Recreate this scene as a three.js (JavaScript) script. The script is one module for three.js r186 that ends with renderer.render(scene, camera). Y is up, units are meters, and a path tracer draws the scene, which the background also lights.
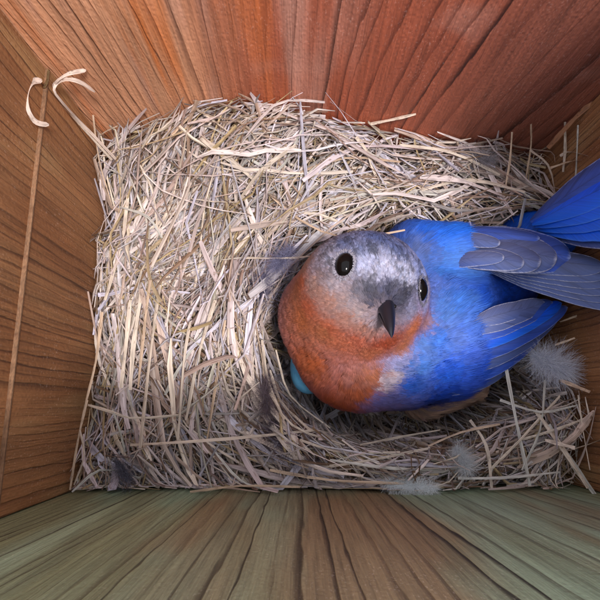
import * as THREE from 'three';
import { MarchingCubes } from 'three/addons/objects/MarchingCubes.js';
import { mergeGeometries } from 'three/addons/utils/BufferGeometryUtils.js';

// ---------------------------------------------------------------- camera, sky, sun, exposure
const CAM_Y = 0.242, TILT = 11.75 * Math.PI / 180, FOCAL = 500;      // looking down into the open box
const scene = new THREE.Scene();
const camera = new THREE.PerspectiveCamera(2 * Math.atan(300 / FOCAL) * 180 / Math.PI, 1, 0.005, 10);
camera.position.set(0, CAM_Y, 0);
camera.up.set(0, Math.sin(TILT), -Math.cos(TILT));
camera.lookAt(0, CAM_Y - Math.cos(TILT), -Math.sin(TILT));
scene.add(camera);

{ // bright, even, slightly cool cloud cover
  const W = 128, H = 64, d = new Float32Array(W * H * 4);
  for (let j = 0; j < H; j++) for (let i = 0; i < W; i++) {
    const el = (j + 0.5) / H * Math.PI - Math.PI / 2, az = (i + 0.5) / W * Math.PI * 2;
    const k = 0.62 * (0.72 + 0.28 * Math.max(0, Math.sin(el)) + 0.05 * Math.sin(az * 3 + el * 5) * Math.cos(el));
    const o = (j * W + i) * 4;
    d[o] = 0.96 * k; d[o + 1] = 0.98 * k; d[o + 2] = 1.08 * k; d[o + 3] = 1;
  }
  const t = new THREE.DataTexture(d, W, H, THREE.RGBAFormat, THREE.FloatType);
  t.mapping = THREE.EquirectangularReflectionMapping; t.magFilter = t.minFilter = THREE.LinearFilter; t.needsUpdate = true;
  scene.background = t; scene.environment = t;
}
const sun = new THREE.DirectionalLight(0xfff6f0, 1.5);
sun.position.set(0.33, 1.2, 0.32); sun.target.position.set(0, 0.1, -0.03);
sun.castShadow = true; sun.shadow.radius = 22; sun.shadow.mapSize.set(2048, 2048);
Object.assign(sun.shadow.camera, { left: -0.2, right: 0.2, top: 0.2, bottom: -0.2, near: 0.2, far: 3 });
scene.add(sun, sun.target);

const renderer = new THREE.WebGLRenderer({ antialias: true });
renderer.toneMapping = THREE.LinearToneMapping;
renderer.toneMappingExposure = 2.2;
renderer.shadowMap.enabled = true;

// ---------------------------------------------------------------- helpers
function rng32(a) { return () => { a |= 0; a = a + 0x6D2B79F5 | 0; let t = Math.imul(a ^ a >>> 15, 1 | a); t = t + Math.imul(t ^ t >>> 7, 61 | t) ^ t; return ((t ^ t >>> 14) >>> 0) / 4294967296; }; }
let rnd = rng32(7);
const R = (a, b) => a + (b - a) * rnd();
const gauss = () => (rnd() + rnd() + rnd() + rnd() - 2) * 0.87 * 1.2;
const V = (x, y, z) => new THREE.Vector3(x, y, z);
const clamp = (x, a, b) => Math.max(a, Math.min(b, x));
const ss = (a, b, x) => { const t = clamp((x - a) / (b - a), 0, 1); return t * t * (3 - 2 * t); };
const mix = (a, b, t) => a + (b - a) * t;
function h2(i, j, s) { let n = Math.imul(i, 374761393) ^ Math.imul(j, 668265263) ^ Math.imul(s, 1274126177); n = Math.imul(n ^ n >>> 13, 1274126177); return ((n ^ n >>> 16) >>> 0) / 4294967296; }
function vn(x, y, s = 0) {
  const i = Math.floor(x), j = Math.floor(y); let u = x - i, v = y - j; u = u * u * (3 - 2 * u); v = v * v * (3 - 2 * v);
  return mix(mix(h2(i, j, s), h2(i + 1, j, s), u), mix(h2(i, j + 1, s), h2(i + 1, j + 1, s), u), v);
}
const fbm = (x, y, s) => vn(x, y, s) * 0.55 + vn(x * 2.1, y * 2.1, s + 1) * 0.3 + vn(x * 4.3, y * 4.3, s + 2) * 0.15;
const lin = c => c <= 0.04045 ? c / 12.92 : Math.pow((c + 0.055) / 1.055, 2.4);
const C8 = (r, g, b) => [lin(r / 255), lin(g / 255), lin(b / 255)];
const ST = Math.sin(TILT), CT = Math.cos(TILT);
// place on the plan of the box: bearing (px, py) as measured on the photograph, h = metres below the lens
function at(px, py, h) {
  const u = (px - 300) / FOCAL, v = (300 - py) / FOCAL;
  const d = V(u, -CT + v * ST, -ST - v * CT);
  return V(0, CAM_Y, 0).addScaledVector(d, h / -d.y);
}
const used = {};
function nm(n) { const k = used[n] = (used[n] ?? -1) + 1; return k ? `${n}_${String(k).padStart(3, '0')}` : n; }
function add(name, geo, mat, parent, label) {
  const m = new THREE.Mesh(geo, mat); m.name = parent === scene ? nm(name) : name; m.castShadow = m.receiveShadow = true; parent.add(m);
  if (label) m.userData.label = label; return m;
}
function thing(name, label, category, pos, group) {
  const g = new THREE.Group(); g.name = nm(name); g.userData = { label, category }; if (group) g.userData.group = group;
  if (pos) g.position.copy(pos); scene.add(g); return g;
}
function dataTex(W, H, f, srgb) {           // f(i, j, out) writes 0..1 rgb (already in the texture's own space)
  const d = new Uint8Array(W * H * 4), o = [0, 0, 0];
  for (let j = 0; j < H; j++) for (let i = 0; i < W; i++) { f(i, j, o); const k = (j * W + i) * 4; d[k] = clamp(o[0], 0, 1) * 255; d[k + 1] = clamp(o[1], 0, 1) * 255; d[k + 2] = clamp(o[2], 0, 1) * 255; d[k + 3] = 255; }
  const t = new THREE.DataTexture(d, W, H); t.magFilter = THREE.LinearFilter; t.minFilter = THREE.LinearMipmapLinearFilter; t.generateMipmaps = true;
  t.wrapS = t.wrapT = THREE.RepeatWrapping; if (srgb) t.colorSpace = THREE.SRGBColorSpace; t.needsUpdate = true; return t;
}
class Soup {                                // collects strips into one geometry
  constructor() { this.p = []; this.c = []; this.uv = []; this.ix = []; }
  vert(v, c, u = 0, w = 0) { this.p.push(v.x, v.y, v.z); this.c.push(c[0], c[1], c[2]); this.uv.push(u, w); return this.p.length / 3 - 1; }
  geo(origin) {
    const g = new THREE.BufferGeometry();
    if (origin) for (let i = 0; i < this.p.length; i += 3) { this.p[i] -= origin.x; this.p[i + 1] -= origin.y; this.p[i + 2] -= origin.z; }
    g.setAttribute('position', new THREE.Float32BufferAttribute(this.p, 3));
    g.setAttribute('color', new THREE.Float32BufferAttribute(this.c, 3));
    g.setAttribute('uv', new THREE.Float32BufferAttribute(this.uv, 2));
    g.setIndex(this.ix); g.computeVertexNormals(); return g;
  }
}

// ---------------------------------------------------------------- the nest box
const X0 = -0.0613, X1 = 0.0792, Z0 = -0.0804, Z1 = 0.0231, TOP = 0.2, TH = 0.019;
// sawn, weathered softwood with the grain running up the board; s across and t up the board in metres
function woodMaterial(o, width, y0, y1, seed) {
  const W = o.size ?? 1024, H = Math.min(W, 1024), gr = new Float32Array(W * H), fine = new Float32Array(W * H);
  const ring = o.ring;
  for (let j = 0; j < H; j++) for (let i = 0; i < W; i++) {
    const s = (i + 0.5) / W * width, t = y0 + (j + 0.5) / H * (y1 - y0);
    const wob = (fbm(s * 60, t * 9, seed) - 0.5) * 0.004 * (o.wob ?? 1) + (fbm(s * 400, t * 40, seed + 9) - 0.5) * 0.0011 + (vn(s * 1600, t * 160, seed + 10) - 0.5) * 0.00035;
    let g = ring(s + wob, t); g += 1.5 * vn(g * 0.45, 7, seed + 3); const k = Math.floor(g), f = g - k;
    const a0 = 0.55 + 0.32 * h2(k, 5, seed), smin = o.smin ?? 0.12, strength = smin + (1 - smin) * h2(k, 3, seed) * (0.6 + 0.8 * vn(s * 300, t * 14, seed + 13));
    const late = (0.14 * ss(0.1, a0, f) + 0.86 * ss(a0, 0.95, f)) * (1 - ss(0.95, 1.0, f));
    gr[j * W + i] = late * strength;
    fine[j * W + i] = vn(s * 9000, t * 240, seed + 19) * 0.3 + vn(s * 4200, t * 130, seed + 20) * 0.35 + vn(s * 1700, t * 50, seed + 21) * 0.35;
  }
  const out = [0, 0, 0];
  const map = dataTex(W, H, (i, j, c) => {
    const s = (i + 0.5) / W * width, t = y0 + (j + 0.5) / H * (y1 - y0), l = gr[j * W + i], f = fine[j * W + i];
    o.colour(s, t, out);
    const streak = fbm(s * 240, t * 7, seed + 40) - 0.5, pat = fbm(s * 55, t * 30, seed + 44) - 0.5;
    let m = 1 + (f - 0.5) * 0.8 + streak * 0.32 + pat * 0.3;
    m *= 1 - o.late * l;
    const speck = vn(s * 4200, t * 2600, seed + 60) > 0.86 ? 0.17 * vn(s * 90, t * 60, seed + 61) : 0;   // broken pale fibres
    c[0] = out[0] * m * (1 + 0.04 * l) + speck; c[1] = out[1] * m * (1 - 0.10 * l) + speck * 0.9; c[2] = out[2] * m * (1 - 0.16 * l) + speck * 0.85;
    for (let q = 0; q < 3; q++) c[q] = Math.pow(clamp(c[q], 0.004, 1), 1 / 2.2);
  }, true);
  const bump = dataTex(W, H, (i, j, c) => {
    const s = (i + 0.5) / W * width, t = y0 + (j + 0.5) / H * (y1 - y0);
    const v = 0.55 + o.relief * gr[j * W + i] * 0.4 + (fine[j * W + i] - 0.5) * 0.3 + (vn(s * 2600, t * 1500, seed + 70) - 0.5) * 0.16;
    c[0] = c[1] = c[2] = v;
  }, false);
  return new THREE.MeshStandardMaterial({ map, bumpMap: bump, bumpScale: o.bump ?? 0.0007, roughness: o.rough ?? 0.72 });
}
const box = thing('nest_box', 'open wooden nest box of rough sawn boards with bold grain, seen into from above', 'nest box');
const blend = (out, a, b, t) => { for (let q = 0; q < 3; q++) out[q] = mix(a[q], b[q], t); };
{
  const wx = X1 - X0, wz = Z1 - Z0;
  // reddish back board (towards the top of the picture)
  const cA = C8(226, 168, 130), cB = C8(188, 100, 68), cC = C8(150, 88, 68), cO = C8(224, 128, 58), cP = C8(216, 168, 150);
  const redBoard = woodMaterial({
    size: 2048, late: 0.7, relief: -1, bump: 0.0005, rough: 0.6,
    ring: (s, t) => {                       // grain fans out up the board, rings wider to the right
      const x = s - TH + X0, q = (x + 0.015) * Math.exp(-2.6 * (t - 0.1)) + 0.0012 * Math.sin(t * 55 + x * 60) * ss(0.0, 0.02, x) * ss(0.05, 0.02, x);
      return Math.log(0.0031 + 0.0307 * Math.max(q, -0.09)) / 0.0307;
    },
    colour: (s, t, o) => {
      const w = s - TH + (fbm(s * 70, t * 14, 91) - 0.5) * 0.012;
      blend(o, cA, cB, ss(0.03, 0.055, w)); blend(o, [...o], cC, ss(0.075, 0.125, w));
      const st = fbm(s * 190 + 5, t * 10, 93); blend(o, [...o], cO, ss(0.5, 0.74, st) * (1 - ss(0.035, 0.07, w)) * 0.85);
      blend(o, [...o], cP, ss(0.55, 0.75, fbm(s * 150, t * 12, 97)) * 0.7 * (1 - ss(0.05, 0.09, w)));
      blend(o, [...o], cP, ss(0.55, 0.8, fbm(s * 60, t * 60, 99)) * 0.25);
    }
  }, wx + 2 * TH, 0, TOP, 11);
  const bk = add('board', new THREE.BoxGeometry(wx + 2 * TH, TOP, TH), redBoard, box, 'reddish board with orange streaks');
  bk.position.set((X0 + X1) / 2, TOP / 2, Z0 - TH / 2);
  // brown board on the left, in two steps: the lower piece stands 1.5 mm proud with a pale sawn ledge
  const bA = C8(168, 120, 78), bB = C8(142, 94, 56), bC = C8(178, 146, 102);
  const brown = {
    smin: 0.35, late: 0.7, relief: -1, bump: 0.0005, rough: 0.75,
    ring: (s, t) => s / 0.0024 + Math.sin(t * 18) * 0.25,
    colour: (s, t, o) => { blend(o, bA, bB, ss(0.3, 0.7, fbm(s * 60, t * 16, 131))); blend(o, [...o], bC, ss(0.5, 0.8, fbm(s * 110 + 3, t * 22, 133)) * 0.55); }
  };
  const SEAM = 0.134, ledge = 0.0008;
  const brownMat = woodMaterial(brown, wz + 2 * TH, 0, TOP, 23);
  const ry = Math.PI / 2;
  const up = new THREE.BoxGeometry(wz - 0.0006, TOP - SEAM, TH); { const u = up.attributes.uv; for (let i = 0; i < u.count; i++) u.setXY(i, u.getX(i) * 0.72 + 0.14, mix(SEAM / TOP, 1, u.getY(i))); }
  const lo = new THREE.BoxGeometry(wz - 0.0006, SEAM - 0.0005, TH); { const u = lo.attributes.uv; for (let i = 0; i < u.count; i++) u.setXY(i, u.getX(i) * 0.72 + 0.14, u.getY(i) * SEAM / TOP); }
  const ub = add('board', up, brownMat, box, 'upper part of the brown board'); ub.rotation.y = ry; ub.position.set(X0 - ledge - TH / 2, (TOP + SEAM) / 2, (Z0 + Z1) / 2);
  const lb = add('board', lo, brownMat, box, 'lower part of the brown board, set slightly forward'); lb.rotation.y = ry; lb.position.set(X0 - TH / 2, SEAM / 2, (Z0 + Z1) / 2);
  const pale = woodMaterial({ size: 256, late: 0.2, relief: 0.3, rough: 0.85, ring: (s, t) => s / 0.003, colour: (s, t, o) => blend(o, C8(166, 128, 96), C8(126, 90, 62), fbm(s * 120, t * 40, 151)) }, wz, 0, 0.02, 29);
  const lip = add('ledge', new THREE.BoxGeometry(wz - 0.0012, 0.0004, ledge + 0.0002), pale, box, 'pale sawn ledge'); lip.rotation.y = ry; lip.position.set(X0 - ledge / 2 + 0.0001, SEAM - 0.0001, (Z0 + Z1) / 2);
  // green-grey weathered front board (towards the bottom of the picture)
  const gA = C8(162, 184, 154), gB = C8(140, 148, 112), gC = C8(146, 202, 178), gD = C8(156, 130, 96);
  const green = woodMaterial({
    size: 2048, smin: 0.08, wob: 0.35, late: 0.85, relief: -1, bump: 0.0006, rough: 0.7,
    ring: (s, t) => { const x = s - TH + X0, q = x * Math.exp(-1.8 * (t - 0.13)); return Math.log(0.0017 + 0.019 * (q + 0.075)) / 0.019; },
    colour: (s, t, o) => { blend(o, gA, gB, ss(0.3, 0.7, fbm(s * 80, t * 16, 161))); blend(o, [...o], gC, ss(0.45, 0.75, fbm(s * 50 + 8, t * 18, 163)) * 0.7); blend(o, [...o], gD, clamp(ss(0.5, 0.75, fbm(s * 70 + 2, t * 14, 167)) * 0.6 + 0.75 * Math.exp(-Math.pow((s - 0.085 + (fbm(s * 90, t * 12, 169) - 0.5) * 0.03) / 0.019, 2)), 0, 0.9)); }
  }, wx + 2 * TH, 0, TOP, 37);
  const fb = add('board', new THREE.BoxGeometry(wx + 2 * TH, TOP, TH), green, box, 'green-grey weathered board'); fb.rotation.y = Math.PI; fb.position.set((X0 + X1) / 2, TOP / 2, Z1 + TH / 2);
  { const u = fb.geometry.attributes.uv; for (let i = 0; i < u.count; i++) u.setX(i, 1 - u.getX(i)); }
  const rb = add('board', new THREE.BoxGeometry(wz - 0.0006, TOP, TH), brownMat, box, 'plain brown board behind the tail'); rb.rotation.y = -ry; rb.position.set(X1 + TH / 2, TOP / 2, (Z0 + Z1) / 2);
  const flr = add('floor_board', new THREE.BoxGeometry(wx, 0.016, wz), brownMat, box); flr.position.set((X0 + X1) / 2, -0.0085, (Z0 + Z1) / 2);
}
console.log('box');

// ---------------------------------------------------------------- the bird's form as a distance field
const headC = at(371, 287, 0.124);
const vw = V(0, CAM_Y, 0).sub(headC).normalize(), vr = V(0, ST, -CT).cross(vw).normalize(), vu = vw.clone().cross(vr).normalize();
const hd = (x, y, z) => V(0, 0, 0).addScaledVector(vr, x).addScaledVector(vu, -y).addScaledVector(vw, z).normalize();
const beakD = hd(0.217, 0.417, 0.883), eyeL = hd(-0.41, -0.34, 0.85), eyeR = hd(0.93, 0.07, 0.36);
const headU = eyeL.clone().add(eyeR).normalize(); headU.addScaledVector(beakD, -headU.dot(beakD)).normalize();
const headS = beakD.clone().cross(headU).normalize();
const prim = [];
function cap(a, ra, b, rb, k = 0.0055) { prim.push([a, b, ra, rb, b.clone().sub(a), Math.max(1e-9, b.distanceToSquared(a)), k]); }
cap(headC.clone().addScaledVector(headS, 0.0018), 0.0120, headC.clone().addScaledVector(headS, -0.0018).addScaledVector(beakD, -0.004), 0.0124);
cap(headC.clone().addScaledVector(headS, 0.0045).addScaledVector(headU, -0.003), 0.0096, headC.clone().addScaledVector(headS, -0.0045).addScaledVector(headU, -0.003), 0.0096);
cap(headC.clone().addScaledVector(beakD, 0.003), 0.0098, headC.clone().addScaledVector(beakD, 0.0082).addScaledVector(headU, -0.0010), 0.0046);   // face towards the bill
cap(headC.clone().addScaledVector(headU, -0.0045), 0.0112, at(354, 318, 0.139), 0.0152, 0.010);     // cheeks and throat
cap(headC.clone().addScaledVector(vr, -0.005), 0.0098, at(324, 312, 0.139), 0.0106, 0.010);
cap(at(351, 328, 0.142), 0.0150, at(358, 351, 0.145), 0.0156, 0.011);
cap(at(358, 351, 0.145), 0.0158, at(426, 328, 0.150), 0.0202);
cap(at(426, 328, 0.150), 0.0202, at(490, 286, 0.158), 0.0120);
cap(at(490, 286, 0.158), 0.0120, at(530, 246, 0.148), 0.0085);
cap(at(530, 246, 0.148), 0.0085, at(558, 232, 0.140), 0.0062);
cap(at(404, 352, 0.144), 0.0156, at(438, 352, 0.1445), 0.0122);                                // shoulder of the lower wing
cap(at(416, 254, 0.1420), 0.0098, at(440, 251, 0.1392), 0.0084);                              // shoulder of the upper wing
cap(at(422, 391, 0.158), 0.0078, at(464, 386, 0.159), 0.0056);                                // flank
const tmp = V(0, 0, 0), tmp2 = V(0, 0, 0);
function sdf(p) {
  let d = 1;
  for (const [a, , ra, rb, ab, l2, k] of prim) {
    tmp.subVectors(p, a); const t = clamp(tmp.dot(ab) / l2, 0, 1);
    const q = tmp.addScaledVector(ab, -t).length() - mix(ra, rb, t);
    const h = clamp(0.5 + 0.5 * (d - q) / k, 0, 1); d = mix(d, q, h) - k * h * (1 - h);
  }
  return d;
}
const gv = V(0, 0, 0);
function grad(p, e = 0.0006) {
  const g = V(0, 0, 0);
  for (const ax of ['x', 'y', 'z']) { gv.copy(p); gv[ax] += e; const a = sdf(gv); gv[ax] -= 2 * e; g[ax] = a - sdf(gv); }
  return g.normalize();
}
function onBird(px, py) {                   // nearest point of the plumage along a bearing
  const e = at(px, py, 0.09), dir = at(px, py, 0.2).sub(e).normalize(); const p = e.clone();
  for (let i = 0; i < 60; i++) { const d = sdf(p); if (d < 1e-5) break; p.addScaledVector(dir, Math.min(d, 0.01)); if (p.y < 0.04) break; }
  return p;
}
// plumage colours: patches of the species' markings, each at its place on the body
const patch = [
  [380, 240, 84, 98, 146], [345, 246, 96, 104, 142], [415, 250, 80, 102, 165], [366, 252, 104, 112, 150], [398, 252, 104, 116, 165],
  [388, 271, 190, 190, 216], [368, 266, 176, 180, 212], [405, 279, 182, 184, 212], [378, 279, 182, 180, 206], [420, 272, 140, 150, 200],
  [370, 293, 62, 62, 84], [402, 298, 56, 56, 80], [386, 291, 70, 72, 104], [396, 304, 54, 54, 76], [374, 303, 64, 62, 82], [364, 297, 110, 106, 124],
  [332, 262, 156, 154, 176], [338, 288, 152, 140, 150], [320, 268, 132, 118, 130], [356, 304, 152, 138, 146], [318, 286, 150, 116, 108], [330, 250, 128, 124, 142],
  [364, 313, 166, 146, 148], [346, 304, 150, 122, 120], [336, 302, 158, 112, 98], [352, 318, 164, 114, 100], [324, 292, 150, 108, 96], [368, 326, 164, 112, 98], [378, 318, 152, 136, 146], [326, 284, 136, 118, 124],
  [303, 284, 171, 89, 60], [312, 309, 174, 89, 60], [334, 330, 178, 94, 67], [360, 338, 178, 94, 71], [384, 342, 162, 71, 46], [306, 268, 150, 112, 100], [408, 308, 124, 122, 152], [424, 304, 130, 128, 172],
  [390, 340, 142, 62, 36], [412, 328, 173, 97, 64], [424, 322, 140, 100, 110], [438, 318, 52, 110, 199], [402, 344, 165, 97, 67], [418, 346, 58, 110, 194],
  [306, 318, 169, 94, 56], [300, 290, 163, 96, 62], [316, 360, 165, 84, 48], [340, 398, 155, 70, 36], [368, 372, 169, 97, 64], [346, 340, 182, 102, 75], [330, 332, 173, 103, 69], [356, 388, 163, 82, 48], [372, 350, 163, 91, 64],
  [392, 362, 142, 146, 196], [384, 378, 190, 176, 190], [378, 396, 96, 96, 164],
  [402, 386, 31, 91, 203], [440, 374, 20, 88, 215], [430, 344, 38, 110, 217], [412, 368, 58, 117, 209], [450, 312, 41, 110, 209], [474, 300, 24, 85, 203], [440, 262, 52, 114, 205], [420, 240, 24, 106, 226], [445, 238, 23, 110, 230],
  
  [500, 226, 16, 114, 240], [540, 224, 13, 103, 240], [470, 330, 32, 103, 219], [480, 368, 16, 78, 205], [435, 396, 13, 66, 185], [505, 300, 16, 73, 189],
].map(([x, y, r, g, b]) => ({ p: onBird(x, y), c: C8(r, g, b) }));
const flankSeg = new THREE.Line3(at(422, 391, 0.158), at(464, 386, 0.159)), buff = C8(214, 184, 164);
function plumage(p, out) {
  let w = 0; out[0] = out[1] = out[2] = 0;
  const near = p.distanceTo(headC) < 0.018 ? 1.0 : 1.6;
  for (const a of patch) {
    const d = a.p.distanceToSquared(p) / (near * near), k = 1 / Math.pow(d + 6e-7, 1.9); w += k;
    out[0] += a.c[0] * k; out[1] += a.c[1] * k; out[2] += a.c[2] * k;
  }
  for (let q = 0; q < 3; q++) out[q] /= w;
  const fl = ss(0.0105, 0.0086, flankSeg.closestPointToPoint(p, true, tmp2).distanceTo(p)) * ss(0.0945, 0.0905, p.y);      // pale buff flank
  if (fl > 0) blend(out, [...out], buff, fl);
  return out;
}
const bird = thing('bird', 'blue songbird with rusty breast sitting in the nest and looking up', 'bird', V(0, 0, 0));
const plumeMat = new THREE.MeshStandardMaterial({ vertexColors: true, roughness: 0.62, side: THREE.DoubleSide });
const skinMat = new THREE.MeshStandardMaterial({ vertexColors: true, roughness: 0.9 });
let bodyGeo;
{
  const lo = V(-0.014, 0.055, -0.058), size = 0.096, N = 96;
  const mc = new MarchingCubes(N, skinMat, false, false, 400000); mc.isolation = 0;
  const q = V(0, 0, 0);
  for (let k = 0; k < N; k++) for (let j = 0; j < N; j++) for (let i = 0; i < N; i++) {
    q.set(lo.x + i / N * size, lo.y + j / N * size, lo.z + k / N * size);
    mc.field[i + j * N + k * N * N] = -sdf(q) - 0.0004;
  }
  mc.update();
  const n = mc.count, P = new Float32Array(n * 3), Nn = new Float32Array(n * 3), Cc = new Float32Array(n * 3), o = [0, 0, 0];
  for (let i = 0; i < n; i++) {
    const p = V((mc.positionArray[i * 3] + 1) / 2 * size + lo.x, (mc.positionArray[i * 3 + 1] + 1) / 2 * size + lo.y, (mc.positionArray[i * 3 + 2] + 1) / 2 * size + lo.z);
    const g = grad(p); p.addScaledVector(g, -sdf(p) - 0.0004);
    P.set([p.x, p.y, p.z], i * 3); Nn.set([g.x, g.y, g.z], i * 3); plumage(p, o); Cc.set(o.map(v => v * 0.8), i * 3);
  }
  bodyGeo = new THREE.BufferGeometry();
  bodyGeo.setAttribute('position', new THREE.BufferAttribute(P, 3)); bodyGeo.setAttribute('normal', new THREE.BufferAttribute(Nn, 3)); bodyGeo.setAttribute('color', new THREE.BufferAttribute(Cc, 3));
  add('body', bodyGeo, skinMat, bird);
  console.log('body tris', n / 3);
}
const eyePos = [eyeL, eyeR].map((d, k) => { let r = 0.006; while (sdf(tmp2.copy(headC).addScaledVector(d, r)) < 0) r += 0.0001; return headC.clone().addScaledVector(d, r - (k ? 0.0014 : 0.0011)); });
{ // the fine contour feathers, each a tuft of barbs lying back from the bill
  rnd = rng32(101);
  const P = bodyGeo.attributes.position, nt = P.count / 3, cum = new Float32Array(nt); let tot = 0;
  const a = V(0, 0, 0), b = V(0, 0, 0), c = V(0, 0, 0);
  for (let i = 0; i < nt; i++) { a.fromBufferAttribute(P, i * 3); b.fromBufferAttribute(P, i * 3 + 1); c.fromBufferAttribute(P, i * 3 + 2); b.sub(a); c.sub(a); tot += b.cross(c).length() / 2; cum[i] = tot; }
  const pickTri = () => { const x = rnd() * tot; let l = 0, h = nt - 1; while (l < h) { const m = (l + h) >> 1; if (cum[m] < x) l = m + 1; else h = m; } return l; };
  const S = new Soup(), col = [0, 0, 0], bill = headC.clone().addScaledVector(beakD, 0.017);
  const wingRoots = [at(456, 240, 0.131), at(456, 258, 0.131), at(458, 328, 0.134), at(452, 350, 0.137), at(448, 376, 0.142)];
  const tuft = (p, long = 1) => {
    const n = grad(p); if (n.y < -0.55 && long === 1) return;
    const dh = p.distanceTo(headC), onHead = 1 - ss(0.0155, 0.021, dh);
    for (const e of eyePos) { const q = p.clone().sub(e), v = q.dot(headU), r2 = q.lengthSq() - v * v; if (r2 / 5.2e-6 + v * v / 1.0e-5 < 1) return; }
    { const q = p.clone().sub(headC); const along = q.dot(beakD); if (along > 0.0118 && q.addScaledVector(beakD, -along).length() < 0.0016) return; }
    let d = p.clone().sub(bill); d.addScaledVector(n, -d.dot(n)).normalize();
    const tail = V(0.86, 0.02, -0.5); tail.addScaledVector(n, -tail.dot(n)); const isBlue = ss(0.004, 0.03, p.x + 0.15 * (p.z + 0.02)) * (1 - onHead);
    let root = 0; wingRoots.forEach((q, i) => { const r = ss(0.0120, 0.004, q.distanceTo(p)); if (i < 2 && r > 0) tail.lerp(V(0.97, 0, 0.2), Math.min(1, r * 1.5)); root = Math.max(root, r); });
    d.lerp(tail, isBlue * 0.75).normalize();
    d.applyAxisAngle(n, (fbm(p.x * 220, p.z * 220, 7) - 0.5) * 0.9 + gauss() * 0.1);
    const side = n.clone().cross(d).normalize();
    let L = mix(R(0.0036, 0.0056), R(0.0014, 0.0030), onHead), wd = mix(0.0010, 0.00042, onHead), m = 8;
    if (onHead > 0.3) for (const e of eyePos) for (const f of [0, 0.5, 1]) { const q = p.clone().addScaledVector(d, L * f).sub(e), v = q.dot(headU), r2 = q.lengthSq() - v * v; if (r2 / 5.2e-6 + v * v / 1.0e-5 < 1) return; }
    L *= (1 + 0.7 * root) * long;
    { const j = mix(0.0011, 0.0006, onHead); plumage(p.clone().add(V(gauss() * j, gauss() * j, gauss() * j)), col); }
    const spot = onHead > 0.6 ? 1 - 0.6 * ss(0.5, 0.66, fbm(p.x * 1100 + 7, p.z * 700, 17)) * ss(0.0, 0.006, p.clone().sub(headC).dot(headU)) : 1;      // dark flecks on the crown
    const tone = R(0.82, 1.16) * spot, hue = R(-0.06, 0.06), lift = mix(R(0.0004, 0.0008), R(0.00015, 0.0005), onHead) * long;
    for (let k = 0; k < m; k++) {
      const f = (k / (m - 1) - 0.5) * 2, l = L * (1 - 0.28 * f * f) * R(0.85, 1.1), w = mix(0.0001, 0.00005, onHead) * R(0.8, 1.25), tt = tone * R(0.82, 1.18);
      const cc = [col[0] * tt * (1 - hue), col[1] * tt, col[2] * tt * (1 + hue)], ct = cc.map(v => Math.min(0.95, v * 1.08 + 0.003));
      const p0 = p.clone().addScaledVector(side, f * wd * 0.35).addScaledVector(n, -0.0002);
      const p1 = p.clone().addScaledVector(d, l * 0.5).addScaledVector(side, f * wd * 0.95).addScaledVector(n, lift * (1.1 - 0.35 * f * f));
      const p2 = p.clone().addScaledVector(d, l).addScaledVector(side, f * wd * 1.15 + gauss() * 0.00022).addScaledVector(n, lift * 0.75 + R(-0.0001, 0.00015));
      const pull = q => { const s = sdf(q); if (s > lift * 1.3 || s < 0) q.addScaledVector(grad(q), clamp(s, 0.00005, lift * 1.2) - s); }; if (root < 0.25) pull(p2); else p2.addScaledVector(n, 0.0003);
      const i0 = S.vert(p0.clone().addScaledVector(side, -w), cc), i1 = S.vert(p0.clone().addScaledVector(side, w), cc);
      const i2 = S.vert(p1.clone().addScaledVector(side, -w * 1.1), cc), i3 = S.vert(p1.clone().addScaledVector(side, w * 1.1), cc), i4 = S.vert(p2, ct);
      S.ix.push(i0, i1, i3, i0, i3, i2, i2, i3, i4);
    }
  };
  const surf = () => { const t = pickTri(); let u = rnd(), v = rnd(); if (u + v > 1) { u = 1 - u; v = 1 - v; } a.fromBufferAttribute(P, t * 3); b.fromBufferAttribute(P, t * 3 + 1).sub(a); c.fromBufferAttribute(P, t * 3 + 2).sub(a); return a.clone().addScaledVector(b, u).addScaledVector(c, v); };
  for (let i = 0; i < 15000; i++) tuft(surf());
  for (let i = 0, k = 0; k < 11000 && i < 120000; i++) { const p = surf(); if (p.distanceTo(headC) < 0.019) { tuft(p); k++; } }
  for (let i = 0, k = 0; k < 900 && i < 200000; i++) { const p = surf(); if (flankSeg.closestPointToPoint(p, true, tmp2).distanceTo(p) < 0.0092 && p.y < 0.094) { tuft(p, 1.7); k++; } }
  const g = S.geo(); const m = add('plumage', g, plumeMat, bird, 'fine blue, grey and rusty body feathers'); m.userData.kind = 'stuff';
  console.log('plumage tris', S.ix.length / 3);
}
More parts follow.
